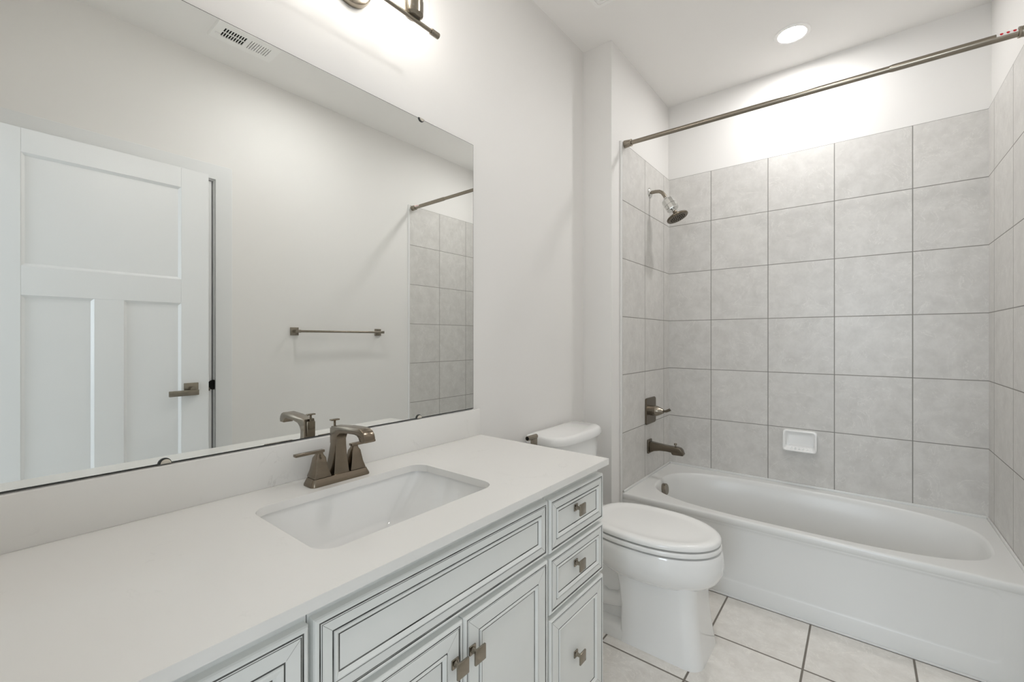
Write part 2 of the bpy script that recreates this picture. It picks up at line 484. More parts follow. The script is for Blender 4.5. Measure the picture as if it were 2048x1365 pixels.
# ---------------------------------------------------------------- doors
def panel_door(mb, u0, u1, z0, z1, face, thick, sgn, stile, rails):
    """a three-panel door leaf in the plane x = face, seen from the -x side; y runs u0..u1"""
    xb = face + thick
    top, mid, lowtop, bot = rails
    ys = [(u0 + stile, u1 - stile)]
    ym = (u0 + u1) / 2
    mu = 0.051
    panels = [(u0 + stile, u1 - stile, mid, top), (u0 + stile, ym - mu, bot, lowtop), (ym + mu, u1 - stile, bot, lowtop)]
    mb.box(face, xb, u0, u0 + stile, z0, z1, 0.0015); mb.box(face, xb, u1 - stile, u1, z0, z1, 0.0015)
    mb.box(face + 0.0003, xb, u0 + stile, u1 - stile, top, z1, 0.001)
    mb.box(face + 0.0003, xb, u0 + stile, u1 - stile, lowtop, mid, 0.001)
    mb.box(face + 0.0003, xb, u0 + stile, u1 - stile, z0, bot, 0.001)
    mb.box(face + 0.0003, xb, ym - mu, ym + mu, bot, lowtop, 0.001)
    for y0, y1, b, t in panels:
        s = 0.011
        o = [(y0, b), (y1, b), (y1, t), (y0, t)]; i = [(y0 + s, b + s), (y1 - s, b + s), (y1 - s, t - s), (y0 + s, t - s)]
        mb.loft([[(face + 0.0005, *p) for p in o], [(face + 0.009, *p) for p in i]], cap0=False, cap1=True)
        mb.box(face + 0.02, xb - 0.008, y0, y1, b, t)

# bathroom door, standing open with its face towards the mirror
mb = MB(); panel_door(mb, 0.028, 0.811, 0.012, 2.083, XD, 0.035, 1, 0.120, (1.983, 1.515, 1.393, 0.26))
d1 = struct('door_1', mb, M['door'], label='white three-panel door standing open, with a square lever handle', cat='door')
mb = MB()
mb.box(XD - 0.010, XD, 0.701, 0.763, 0.922, 0.986, 0.002)
mb.cyl((XD - 0.010, 0.732, 0.956), (XD - 0.048, 0.732, 0.956), 0.013)
mb.box(XD - 0.060, XD - 0.046, 0.628, 0.752, 0.926, 0.954, 0.003)
h = mb.build('door_handle', M['nickel'], d1); h['label'] = 'brushed nickel lever on a square plate'
mb = MB(); mb.box(XD + 0.008, XD + 0.027, 0.8105, 0.8125, 0.918, 0.974, 0.0005)
mb.build('latch_plate', M['nickel'], d1)
mb = MB(); mb.box(XD + 0.011, XD + 0.022, 0.8115, 0.820, 0.936, 0.953, 0.001)
mb.build('latch', M['dark_nickel'], d1)
# inner door behind it, closed in its frame
mb = MB(); panel_door(mb, CY0 + 0.004, CY1 - 0.007, 0.012, CZ - 0.005, XR + 0.002, 0.035, 1, 0.115, (1.985, 1.52, 1.40, 0.25))
d2 = struct('door_2', mb, M['door'], label='closed white door in the opposite wall, behind the open door', cat='door')
mb = MB()
mb.box(XR - 0.004, XR + WT, CY1, CY1 + 0.018, 0, CZ, 0.001); mb.box(XR - 0.004, XR + WT, CY0 - 0.018, CY0, 0, CZ, 0.001)
mb.box(XR - 0.004, XR + WT, CY0 - 0.018, CY1 + 0.018, CZ, CZ + 0.018, 0.001)
mb.build('door_jamb', M['trim'], d2)
mb = MB(); mb.box(XR + 0.04, XR + 0.05, CY0, CY1, 0.0, CZ); mb.build('shadow_gap', M['black'], d2)  # black panel stands in for the shade inside the door gap
mb = MB(); mb.lathe([(0.0, 0), (0.027, 0.0), (0.027, 0.003), (0, 0.003)], (XR - 0.0065, CY1 - 0.002, 0.955), (1, 0, 0))
s = mb.build('strike_plate', M['black'], d2)
mb = MB()
cw = 0.084
ya, yb_, zi = CY0 - 0.006, CY1 + 0.006, CZ + 0.006
mb.prism([(ya - cw, 0), (ya, 0), (ya, zi), (yb_, zi), (yb_, 0), (yb_ + cw, 0), (yb_ + cw, zi + cw), (ya - cw, zi + cw)], 0, XR - 0.018, XR, 0.003)
struct('trim_3', mb, M['trim'], label='flat white casing around the inner door', cat='door casing')
mb = MB()
mb.box(EX0 - 0.018, EX0, Y0 - WT, Y0, 0, EZ); mb.box(EX1, EX1 + 0.018, Y0 - WT, Y0, 0, EZ); mb.box(EX0 - 0.018, EX1 + 0.018, Y0 - WT, Y0, EZ, EZ + 0.018)
struct('trim_4', mb, M['trim'])

# ================================================================ vanity cabinets
XF = 0.555        # faces of the drawer fronts and doors
XC = 0.536        # face frame plane
ZB = 0.816        # underside of the counter

def cab_front(mb, y0, y1, z0, z1, wf, wb):
    """a raised-moulding front facing +x, with dark glaze in its grooves (slot 1)"""
    g = 0.0025
    def ring(d): return [(y0 + d, z0 + d), (y1 - d, z0 + d), (y1 - d, z1 - d), (y0 + d, z1 - d)]
    # (inset, depth below face, material of the strip that ends here)
    prof = [(0.0, 0.0195, 0), (0.0, 0.005, 0), (0.0015, 0.002, 0), (0.004, 0.0, 0), (0.0068, 0.0, 0), (0.0076, 0.0012, 0), (0.0076 + g, 0.0012, 1),
            (0.0112, 0.0004, 0), (0.0112 + g * 0.55, 0.0009, 1), (0.0134, 0.0002, 0), (wf, 0.0002, 0), (wf + 0.0004, 0.0010, 0), (wf + 0.0004 + g, 0.0010, 1),
            (wf + 0.0038, -0.0018, 0), (wf + 0.0065, -0.0024, 0), (wb - 0.0045, -0.0006, 0), (wb - 0.0010, 0.0032, 0), (wb - 0.0010 + g, 0.0038, 1),
            (wb + 0.003, 0.0036, 0)]
    prev = None
    for d, dep, mi in prof:
        r = [(XF - dep, *p) for p in ring(d)]
        if prev is not None: mb.loft([prev, r], cap0=False, cap1=False, mi=mi)
        prev = r
    mb.loft([prev, [(XF - 0.0036, *p) for p in ring(wb + 0.005)]], cap0=False, cap1=True)
    # back closure
    mb.box(XF - 0.0195, XF - 0.012, y0 + 0.0002, y1 - 0.0002, z0 + 0.0002, z1 - 0.0002)
    # mitre lines
    for (ya, za, sy, sz) in ((y0, z0, 1, 1), (y1, z0, -1, 1), (y1, z1, -1, -1), (y0, z1, 1, -1)):
        a, b = 0.013, wf - 0.0005; e = 0.0003
        mb.loft([[(XF - 0.00012, ya + sy * a - sy * e, za + sz * a + sz * e), (XF - 0.00012, ya + sy * a + sy * e, za + sz * a - sz * e)],
                 [(XF - 0.00012, ya + sy * b - sy * e, za + sz * b + sz * e), (XF - 0.00012, ya + sy * b + sy * e, za + sz * b - sz * e)]],
                cap0=False, cap1=False, closed=False, mi=2)

M['mitre'] = simple('mitre_line', (0.42, 0.42, 0.40), 0.6)
FM = [M['cab'], M['glaze'], M['mitre']]

def knob(parent, y, z, face):
    mb = MB()
    mb.box(face, face + 0.004, y - 0.0095, y + 0.0095, z - 0.0095, z + 0.0095, 0.0012)
    mb.lathe([(0.0065, 0.0), (0.005, 0.006), (0.0048, 0.014), (0.0065, 0.0185)], (face + 0.004, y, z), (1, 0, 0), 16)
    mb.box(face + 0.0215, face + 0.0265, y - 0.016, y + 0.016, z - 0.016, z + 0.016, 0.0015)
    return mb.build('knob', M['nickel'], parent)

def cab_body(root, y0, y1, frame_y, sides=(True, True)):
    t = 0.016
    mb = MB()
    mb.box(0.004, XC - 0.019, y0, y0 + t, 0.0, ZB); mb.box(0.004, XC - 0.019, y1 - t, y1, 0.0, ZB)
    mb.box(0.004, 0.010, y0 + t, y1 - t, 0.10, ZB)
    mb.box(0.010, XC - 0.019, y0 + t, y1 - t, 0.10, 0.116)
    mb.box(XC - 0.09, XC - 0.075, y0 + t, y1 - t, 0.0, 0.10)
    # face frame
    mb.box(XC - 0.019, XC, y0, y0 + 0.022, 0.10, ZB); mb.box(XC - 0.019, XC, y1 - 0.022, y1, 0.10, ZB)
    mb.box(XC - 0.019, XC, y0 + 0.022, y1 - 0.022, 0.765, ZB)
    mb.box(XC - 0.019, XC, y0 + 0.022, y1 - 0.022, 0.10, 0.14)
    for z in frame_y: mb.box(XC - 0.019, XC, y0 + 0.022, y1 - 0.022, z - 0.018, z + 0.018)
    return mb.build('body', M['cab'], root, smooth=False)

def cab_end_panel(root):
    pass

VY0, VY1 = -0.010, 1.262
# right drawer cabinet
root = thing('drawer_cabinet', 'white glazed vanity cabinet of three knobbed drawers beside the toilet', 'cabinet', (0.27, 1.11, 0))
cab_body(root, 0.958, VY1, (0.637, 0.474))
for (z0, z1, wf, wb, kz) in ((0.644, 0.787, 0.029, 0.042, 0.7285), (0.482, 0.632, 0.029, 0.042, 0.570), (0.118, 0.4675, 0.040, 0.053, 0.308)):
    mb = MB(); cab_front(mb, 0.9635, 1.2655, z0, z1, wf, wb)
    d = mb.build('drawer', FM, root, smooth=False); knob(d, 1.098, kz, XF - 0.0036)
# sink cabinet
root = thing('sink_cabinet', 'white glazed cabinet under the sink with two doors and a knobless front', 'cabinet', (0.27, 0.64, 0))
cab_body(root, 0.326, 0.956, (0.641,))
mb = MB(); cab_front(mb, 0.3285, 0.953, 0.648, 0.789, 0.028, 0.041)
f = mb.build('false_drawer_front', FM, root, smooth=False); f['label'] = 'wide front without a knob'
for y0, y1, ky, kz in ((0.3285, 0.6415, 0.617, 0.560), (0.6455, 0.953, 0.667, 0.560)):
    mb = MB(); cab_front(mb, y0, y1, 0.118, 0.6345, 0.043, 0.056)
    d = mb.build('door', FM, root, smooth=False); knob(d, ky, kz, XF - 0.0005)
# left drawer cabinet, mostly below the frame
root = thing('drawer_cabinet', 'white glazed vanity cabinet at the near end of the counter, mostly out of view', 'cabinet', (0.27, 0.15, 0))
cab_body(root, VY0, 0.324, (0.637, 0.474))
for (z0, z1, kz) in ((0.644, 0.787, 0.7285), (0.482, 0.632, 0.57), (0.118, 0.4675, 0.308)):
    mb = MB(); cab_front(mb, 0.012, 0.3205, z0, z1, 0.034, 0.052)
    d = mb.build('drawer', FM, root, smooth=False)
    if kz < 0.7: knob(d, 0.166, kz, XF - 0.0036)

# ================================================================ countertop, sink, tap
SX0, SX1, SY0, SY1 = 0.143, 0.453, 0.392, 0.864
root = thing('countertop', 'white quartz vanity top with faint grey veins around the sink', 'countertop', (0.29, 0.63, CT))
mb = MB()
mb.holed([(0.001, -0.014), (0.571, -0.014), (0.571, 1.2715), (0.001, 1.2715)], rrect(SX0, SX1, SY0, SY1, 0.042, 10), ZB, CT)
bmesh.ops.remove_doubles(mb.bm, verts=list(mb.bm.verts), dist=1e-5)
mb.build('slab', M['quartz'], root, smooth=True, angle=30)
mb = MB(); mb.box(0.001, 0.020, -0.014, 1.2695, CT, 0.9375, 0.0012)
tag(mb.build('backsplash', M['quartz'], loc=(0.01, 0.63, CT)), 'low white quartz backsplash strip between counter and mirror', 'backsplash')

root = thing('undermount_sink', 'white rectangular undermount basin set into the quartz counter', 'sink', (0.3, 0.63, 0.66))
mb = MB()
k = 10
rings = []
def srr(dx0, dx1, dy0, dy1, r, z): rings.append(([p for p in rrect(SX0 - 0.006 + dx0, SX1 + 0.006 - dx1, SY0 - 0.006 + dy0, SY1 + 0.006 - dy1, r, k)], z))
srr(-0.02, -0.02, -0.02, -0.02, 0.05, 0.8155)
srr(0, 0, 0, 0, 0.046, 0.8155)
srr(0.001, 0.001, 0.003, 0.003, 0.044, 0.808)
srr(0.006, 0.006, 0.040, 0.040, 0.040, 0.760)
srr(0.012, 0.012, 0.085, 0.085, 0.036, 0.705)
srr(0.022, 0.022, 0.110, 0.110, 0.032, 0.688)
srr(0.045, 0.045, 0.140, 0.140, 0.028, 0.682)
mb.loft_z(rings, cap0=False, cap1=True)
orings = [([(0.298 + (x - 0.298) * 1.05, 0.628 + (y - 0.628) * 1.05) for x, y in pts], z - 0.012) for pts, z in rings[1:]]
mb.loft_z(orings, cap0=False, cap1=True)
mb.build('basin', M['sinkw'], root, angle=45)
mb = MB(); mb.lathe([(0.0, 0.006), (0.021, 0.006), (0.023, 0.004), (0.030, 0.002), (0.031, 0.0), (0.0, 0)], (0.298, 0.628, 0.682), (0, 0, 1))
mb.build('drain', M['nickel'], root)

FX, FY = 0.091, 0.632
root = thing('faucet', 'brushed nickel centerset faucet with two lever handles behind the sink', 'faucet', (FX, FY, CT))
mb = MB()
b = lambda x0, x1, y0, y1, r: rrect(x0, x1, y0, y1, r, 5)
mb.loft_z([(b(0.064, 0.119, 0.546, 0.714, 0.012), CT), (b(0.064, 0.119, 0.546, 0.714, 0.012), CT + 0.004),
           (b(0.068, 0.114, 0.551, 0.709, 0.009), CT + 0.014), (b(0.070, 0.112, 0.553, 0.707, 0.007), CT + 0.0185), (b(0.072, 0.110, 0.555, 0.705, 0.006), CT + 0.0195)])
mb.build('base_plate', M['bronze'], root)
# spout: column that flares at its foot and an arm that reaches over the basin
mb = MB()
z0 = CT + 0.0195
def crect(x0, x1, h, r=0.0025): return rrect(x0, x1, FY - h, FY + h, r, 2)
mb.loft_z([(crect(0.060, 0.109, 0.0225), z0), (crect(0.063, 0.108, 0.0208), z0 + 0.012), (crect(0.069, 0.106, 0.0178), z0 + 0.040),
           (crect(0.075, 0.105, 0.0155), z0 + 0.075), (crect(0.077, 0.104, 0.0150), z0 + 0.100), (crect(0.077, 0.104, 0.0150), 0.9735)])
sp = [(0.080, 0.940), (0.104, 0.944), (0.110, 0.955), (0.122, 0.963), (0.145, 0.967), (0.190, 0.9695), (0.202, 0.968), (0.210, 0.963), (0.2145, 0.954),
      (0.237, 0.954), (0.2385, 0.963), (0.235, 0.973), (0.228, 0.9805), (0.218, 0.985), (0.205, 0.987), (0.150, 0.985), (0.110, 0.981), (0.080, 0.978)]
mb.prism(sp, 1, FY - 0.0155, FY + 0.0155, 0.0022)
mb.build('spout', M['bronze'], root)
mb = MB()
mb.lathe([(0.0035, 0), (0.003, 0.010), (0.003, 0.017), (0.0045, 0.019)], (0.072, FY, 0.972), (0, 0, 1), 14)
mb.box(0.066, 0.078, FY - 0.012, FY + 0.012, 0.9905, 0.9945, 0.001)
mb.box(0.0665, 0.079, FY - 0.011, FY + 0.011, 0.93, 0.972, 0.001)
mb.build('lift_rod', M['bronze'], root)
for s in (-1, 1):
    hy = 0.6287 + s * 0.0505
    mb = MB()
    def q(h, r=0.002): return rrect(FX - h * 0.95, FX + h * 0.95, hy - h, hy + h, r, 2)
    mb.loft_z([(q(0.0222), z0 + 0.0005), (q(0.0222), z0 + 0.004), (q(0.0178), z0 + 0.019), (q(0.0145), z0 + 0.038), (q(0.0128), z0 + 0.049), (q(0.0085), z0 + 0.057), (q(0.0078), z0 + 0.062)])
    y_in, y_out = hy - s * 0.012, hy + s * 0.064
    mb.box(FX - 0.0075, FX + 0.0075, min(y_in, y_out), max(y_in, y_out), z0 + 0.062, z0 + 0.0690, 0.0015)
    mb.build('handle', M['bronze'], root)

# ================================================================ mirror
root = thing('wall_mirror', 'large frameless mirror on the wall above the vanity', 'mirror', (0, 0.64, 0.9385))
MY0, MY1, MZ0, MZ1 = 0.012, 1.247, 0.9395, 1.972
mb = MB(); mb.box(0.0008, 0.0056, MY0, MY1, MZ0, MZ1, mi=0)
mb.box(0.0050, 0.0060, MY0 + 0.0014, MY1 - 0.0014, MZ0 + 0.0026, MZ1 - 0.0014, mi=1)
mb.build('mirror_glass', [M['edge'], M['mirror']], root, smooth=False)
def half_disc(cy, cz, up):
    mb = MB()
    a = 0 if up else PI
    def hd_(r, dy): return [(cy + dy + r * math.cos(a + PI * i / 14), cz + r * math.sin(a + PI * i / 14)) for i in range(15)]
    mb.prism(hd_(0.0125, 0), 0, 0.0062, 0.0080, 0, mi=1)
    mb.prism(hd_(0.0095, 0.002), 0, 0.0080, 0.0098, 0.0006, mi=0)
    return mb.build('mirror_clip', [M['clip'], M['edge']], root)
half_disc(0.274, 0.9405, True); half_disc(0.975, 0.9405, True)
half_disc(0.986, 1.9735, False); half_disc(0.274, 1.9735, False)

# ================================================================ vanity light
LX, LY, LZ = 0.130, 0.718, 2.186
root = thing('vanity_light', 'brushed nickel bar light with clear glass shades above the mirror', 'wall light', (0.0, LY, 2.275))
mb = MB(); mb.lathe([(0.068, 0.0005), (0.068, 0.014), (0.065, 0.020), (0.058, 0.023), (0, 0.024)], (0, LY, 2.275), (1, 0, 0), 40)
mb.build('back_plate', M['nickel'], root)
mb = MB(); mb.tube([(0.02, LY, 2.275), (0.07, LY, 2.270), (0.105, LY, 2.245), (0.122, LY, 2.215), (LX, LY, LZ)], 0.009)
mb.build('arm', M['nickel'], root)
mb = MB(); mb.cyl((LX, 0.49, LZ), (LX, 0.946, LZ), 0.0062)
mb.build('bar', M['nickel'], root)
for s in (0, 1):
    y = (0.480, 0.922)[s]
    mb = MB(); mb.lathe([(0.0085, 0), (0.0095, 0.001), (0.0095, 0.031), (0.0085, 0.032)], (LX, y, LZ), (0, 1, 0), 20)
    mb.build('end_cap', M['nickel'], root)
for ly in (0.580, 0.718, 0.856):
    mb = MB(); mb.lathe([(0.0, 0.0), (0.020, 0.0), (0.0275, 0.006), (0.0285, 0.020), (0.0285, 0.040), (0.0285, 0.046), (0.0265, 0.047), (0.0265, 0.075), (0.018, 0.082), (0, 0.084)], (LX, ly, LZ + 0.006), (0, 0, 1), 32)
    mb.build('lamp_holder', M['nickel'], root)
    mb = MB(); mb.lathe([(0.006, 0.0), (0.030, 0.0), (0.040, 0.006), (0.046, 0.016), (0.047, 0.03), (0.047, 0.165)], (LX, ly, LZ - 0.001), (0, 0, 1), 40, cap=False)
    mb.build('glass_shade', M['glass'], root)
    mb = MB(); mb.lathe([(0.0, 0.0), (0.012, 0.002), (0.014, 0.02), (0.026, 0.042), (0.030, 0.060), (0.026, 0.078), (0.014, 0.089), (0.0, 0.092)], (LX, ly, LZ + 0.0885), (0, 0, 1), 24)
    mb.build('bulb', M['bulb'], root)

# ================================================================ toilet
TY = 1.780
root = thing('toilet', 'white two-piece toilet with closed lid between the vanity and the tub', 'toilet', (0.4, TY, 0))
mb = MB()
# front column of the pedestal
def pr_(x0, x1, h, r, z): return (rrect(x0, x1, TY - h, TY + h, r, 8), z)
def col_(x0, x1, h, r, z):
    p = rrect(x0, x1, TY - h, TY + h, r, 8); q_ = rrect(x0, x1, TY - h, TY + h, 0.014, 8)
    return ([a_ if a_[0] > (x0 + x1) / 2 else b_ for a_, b_ in zip(p, q_)], z)
mb.loft_z([col_(0.433, 0.742, 0.134, 0.055, 0.0), col_(0.433, 0.741, 0.133, 0.055, 0.012), col_(0.433, 0.732, 0.129, 0.055, 0.06), col_(0.433, 0.722, 0.125, 0.055, 0.14),
           col_(0.422, 0.716, 0.123, 0.055, 0.22), col_(0.41, 0.715, 0.126, 0.055, 0.29)])
# narrower trapway and foot behind it
mb.loft_z([pr_(0.20, 0.50, 0.132, 0.02, 0.0), pr_(0.20, 0.50, 0.131, 0.02, 0.035), pr_(0.21, 0.50, 0.118, 0.02, 0.05), pr_(0.21, 0.50, 0.080, 0.03, 0.056),
           pr_(0.19, 0.50, 0.076, 0.03, 0.16), pr_(0.12, 0.50, 0.080, 0.03, 0.25), pr_(0.06, 0.50, 0.10, 0.03, 0.33), pr_(0.04, 0.50, 0.12, 0.03, 0.36)])
for s in (-1, 1):
    pth = [(0.47, TY + s * 0.066, 0.20), (0.42, TY + s * 0.068, 0.135), (0.35, TY + s * 0.07, 0.12), (0.29, TY + s * 0.07, 0.165), (0.24, TY + s * 0.07, 0.22), (0.18, TY + s * 0.07, 0.20), (0.16, TY + s * 0.066, 0.10)]
    mb.tube(pth, 0.036, 16)
# bowl
def eg(xf, xb, b, z, cx=0.52, nb=2.6): return (egg(cx, TY, xf - cx, cx - xb, b, 2.05, nb), z)
mb.loft_z([eg(0.690, 0.36, 0.100, 0.2564), eg(0.725, 0.33, 0.130, 0.2627), eg(0.754, 0.31, 0.154, 0.2762), eg(0.776, 0.28, 0.171, 0.2978), eg(0.787, 0.25, 0.180, 0.3248),
           eg(0.789, 0.22, 0.183, 0.3520), eg(0.786, 0.21, 0.181, 0.3800), eg(0.783, 0.205, 0.179, 0.3965), eg(0.780, 0.205, 0.177, 0.4005), eg(0.770, 0.21, 0.170, 0.4010)])
mb.loft_z([(rrect(0.03, 0.34, TY - 0.13, TY + 0.13, 0.04, 8), 0.31), (rrect(0.02, 0.36, TY - 0.165, TY + 0.165, 0.05, 8), 0.345), (rrect(0.02, 0.36, TY - 0.168, TY + 0.168, 0.05, 8), 0.385), (rrect(0.025, 0.35, TY - 0.16, TY + 0.16, 0.05, 8), 0.392)])
mb.build('bowl', M['porcelain'], root, angle=50)
def seat_ring(dx, db, z): return (egg(0.52, TY, 0.781 - dx - 0.52, 0.52 - 0.262 - dx, 0.183 - db, 2.05, 2.7), z)
mb = MB()
mb.loft_z([seat_ring(0.004, 0.004, 0.4080), seat_ring(0.001, 0.001, 0.4092), seat_ring(0, 0, 0.4150), seat_ring(0.001, 0.001, 0.4225), seat_ring(0.003, 0.003, 0.4252)])
for (bx, by) in ((0.70, TY - 0.085), (0.70, TY + 0.085), (0.36, TY - 0.12), (0.36, TY + 0.12)):
    mb.box(bx - 0.012, bx + 0.012, by - 0.008, by + 0.008, 0.399, 0.410)
mb.build('seat', M['seat'], root)
mb = MB()
mb.loft_z([seat_ring(0.005, 0.005, 0.4320), seat_ring(0.003, 0.003, 0.4330), seat_ring(0.002, 0.002, 0.4380), seat_ring(0.003, 0.003, 0.4460), seat_ring(0.008, 0.008, 0.4515),
           seat_ring(0.020, 0.020, 0.4545), seat_ring(0.036, 0.034, 0.4545), seat_ring(0.050, 0.046, 0.4520), seat_ring(0.075, 0.07, 0.4525), seat_ring(0.15, 0.12, 0.4545)])
for (bx, by) in ((0.70, TY - 0.085), (0.70, TY + 0.085)):
    mb.box(bx - 0.012, bx + 0.012, by - 0.008, by + 0.008, 0.424, 0.4325)
mb.build('seat_lid', M['seat'], root)
for s in (-1, 1):
    mb = MB(); mb.box(0.245, 0.285, TY + s * 0.075 - 0.022, TY + s * 0.075 + 0.022, 0.398, 0.437, 0.008)
    mb.build('hinge', M['seat'], root)
# tank
TKY = 1.776
mb = MB()
def tk(x0, x1, h, z, n=4.5): return ([(x, y) for x, y in egg((x0 + x1) / 2, TKY, (x1 - x0) / 2, (x1 - x0) / 2, h, 3.2, 12, 64)], z)
mb.loft_z([tk(0.04, 0.175, 0.165, 0.390), tk(0.03, 0.188, 0.178, 0.41), tk(0.024, 0.196, 0.190, 0.57), tk(0.022, 0.202, 0.201, 0.747)])
mb.build('tank', M['porcelain'], root, angle=50)
mb = MB()
mb.loft_z([tk(0.022, 0.208, 0.207, 0.7475), tk(0.016, 0.216, 0.215, 0.751), tk(0.015, 0.218, 0.217, 0.760), tk(0.016, 0.215, 0.214, 0.778), tk(0.020, 0.209, 0.209, 0.785), tk(0.030, 0.198, 0.198, 0.788)])
mb.build('tank_lid', M['porcelain'], root, angle=50)
mb = MB()
mb.cyl((0.10, TKY - 0.190, 0.728), (0.10, TKY - 0.245, 0.728), 0.008)
mb.box(0.094, 0.106, TKY - 0.272, TKY - 0.236, 0.724, 0.786, 0.002)
mb.cyl((0.10, TKY - 0.302, 0.794), (0.10, TKY - 0.238, 0.794), 0.0100)
f = mb.build('flush_lever', M['nickel'], root)
mb = MB(); mb.cyl((0.10, TKY - 0.3022, 0.794), (0.10, TKY - 0.3026, 0.794), 0.0080)
mb.build('lever_end', M['black'], f)  # black disc painted as the dark inside of the open barrel

# ================================================================ bathtub
root = thing('bathtub', 'white alcove bathtub with a flat apron below the tiled walls', 'bathtub', (0.92, 2.61, 0))
TX0, TX1, TYB = XA + 0.0005, XR - 0.0005, YB - 0.0005
mb = MB()
cx, cy = 0.928, 2.604
NB = 96
def bs(a, b, n, dx=0.0, dy=0.0): return sell(cx + dx, cy + dy, a, b, n, NB)
outer = [(TX0, 2.256), (TX1, 2.256), (TX1, TYB), (TX0, TYB)]
mb.holed(outer, bs(0.678, 0.318, 3.0), 0, RIM, both=False)
mb.loft_z([(bs(0.678, 0.318, 3.0), RIM), (bs(0.673, 0.313, 3.0), RIM - 0.002), (bs(0.668, 0.308, 3.0), RIM - 0.008), (bs(0.660, 0.300, 3.0), RIM - 0.03),
           (bs(0.645, 0.288, 2.8, -0.004), RIM - 0.10), (bs(0.61, 0.272, 2.9, -0.02), 0.17), (bs(0.575, 0.258, 3.0, -0.035), 0.10), (bs(0.54, 0.24, 3.0, -0.045), 0.075),
           (bs(0.46, 0.19, 3.0, -0.05), 0.062), (bs(0.2, 0.08, 3.0, -0.05), 0.060)], cap0=False, cap1=True)
# rolled front edge and apron
prof = [(2.256, RIM), (2.251, RIM - 0.0008), (2.2465, RIM - 0.003), (2.244, RIM - 0.007), (2.2435, RIM - 0.018), (2.245, RIM - 0.027), (2.249, RIM - 0.034)]
mb.loft([[(TX0, y, z) for y, z in prof], [(TX1, y, z) for y, z in prof]], cap0=False, cap1=False, closed=False)
AY = 2.249
po = [(TX0, 0.0), (TX1, 0.0), (TX1, RIM - 0.034), (TX0, RIM - 0.034)]
pi_ = rrect(TX0 + 0.10, TX1 - 0.085, 0.075, RIM - 0.040, 0.035, 6)
mb.holed(po, pi_, 0, AY, axis=1, both=False)
c0 = (sum(p[0] for p in pi_) / len(pi_), sum(p[1] for p in pi_) / len(pi_))
def shr(d): return rrect(TX0 + 0.10 + d, TX1 - 0.085 - d, 0.075 + d, RIM - 0.040 - d, 0.035 - d, 6)
mb.loft([[(x, AY, z) for x, z in pi_], [(x, AY + 0.0015, z) for x, z in shr(0.003)], [(x, AY + 0.0035, z) for x, z in shr(0.012)]], cap0=False, cap1=True)
# hidden sides
mb.box(TX0, TX0 + 0.004, 2.2475, TYB, 0.0, RIM - 0.004); mb.box(TX1 - 0.004, TX1, 2.2475, TYB, 0.0, RIM - 0.004)
# low flange around the wall sides of the deck
fx0, fx1, fy1 = XA + T + 0.0002, XR - T - 0.0002, YB - T - 0.0002
mb.box(fx0, fx1, fy1 - 0.008, fy1, RIM - 0.002, RIM + 0.0125, 0.003); mb.box(fx0, fx0 + 0.008, 2.250, fy1, RIM - 0.002, RIM + 0.0125, 0.003)
mb.box(fx1 - 0.008, fx1, 2.250, fy1, RIM - 0.002, RIM + 0.0125, 0.003)
bmesh.ops.remove_doubles(mb.bm, verts=list(mb.bm.verts), dist=1e-5)
mb.build('tub_shell', M['tub'], root, angle=35)
mb = MB(); mb.box(TX0, TX1, AY - 0.006, AY, 0.0, 0.008, 0.002); mb.build('caulk_bead', M['caulk'], root)
mb = MB(); mb.lathe([(0, 0.026), (0.030, 0.0255), (0.0325, 0.023), (0.0335, 0.004), (0.031, 0.0), (0, 0)], (0.268, 2.600, 0.318), (0.98, 0, 0.12), 36)
mb.build('overflow_cover', M['nickel'], root)
mb = MB(); mb.lathe([(0, 0.006), (0.024, 0.005), (0.034, 0.002), (0.035, 0), (0, 0)], (0.48, 2.604, 0.0635), (0, 0, 1)); mb.build('drain', M['nickel'], root)

# ================================================================ tub and shower fittings
XW = XA + T
root = thing('tub_spout', 'dark nickel tub spout with a diverter knob below the valve', 'tub spout', (XW, 2.615, 0.56))
mb = MB()
mb.box(XW, XW + 0.012, 2.587, 2.643, 0.516, 0.600, 0.004)
poly = [(XW + 0.008, 0.588), (XW + 0.06, 0.582), (0.300, 0.577), (0.350, 0.577), (0.368, 0.573), (0.379, 0.563), (0.388, 0.540), (0.384, 0.531), (0.330, 0.529), (0.322, 0.532), (0.317, 0.542),
        (0.29, 0.544), (0.25, 0.542), (0.215, 0.534), (XW + 0.02, 0.524), (XW + 0.008, 0.521)]
mb.prism(poly, 1, 2.594, 2.636, 0.005, seg=3)
mb.build('spout_body', M['dark_nickel'], root)
mb = MB(); mb.lathe([(0.004, 0), (0.004, 0.010), (0.008, 0.011), (0.0085, 0.020), (0.007, 0.022)], (0.338, 2.615, 0.575), (0, 0, 1), 18); mb.build('diverter_knob', M['nickel'], root)

root = thing('shower_valve', 'dark nickel square-plate shower valve with a lever above the tub spout', 'shower valve', (XW, 2.635, 0.77))
mb = MB()
pl = rrect(2.556, 2.714, 0.692, 0.852, 0.016, 6)
plb = rrect(2.560, 2.710, 0.696, 0.848, 0.013, 6)
mb.loft([[(XW, *p) for p in pl], [(XW + 0.006, *p) for p in pl], [(XW + 0.010, *p) for p in plb]])
mb.build('valve_plate', M['dark_nickel'], root)
mb = MB()
mb.lathe([(0.030, 0), (0.030, 0.022), (0.0285, 0.023), (0.0285, 0.025), (0.0315, 0.026), (0.0315, 0.034), (0.024, 0.052), (0.015, 0.070), (0.013, 0.074), (0, 0.075)], (XW + 0.010, 2.635, 0.772), (1, 0, 0.03), 32)
v = mb.build('handle', M['nickel'], root)
mb = MB(); mb.tube([(0.256, 2.635, 0.774), (0.275, 2.635, 0.776), (0.300, 2.637, 0.788)], [0.008, 0.009, 0.010], 12, sx=0.7)
mb.build('lever', M['dark_nickel'], v)

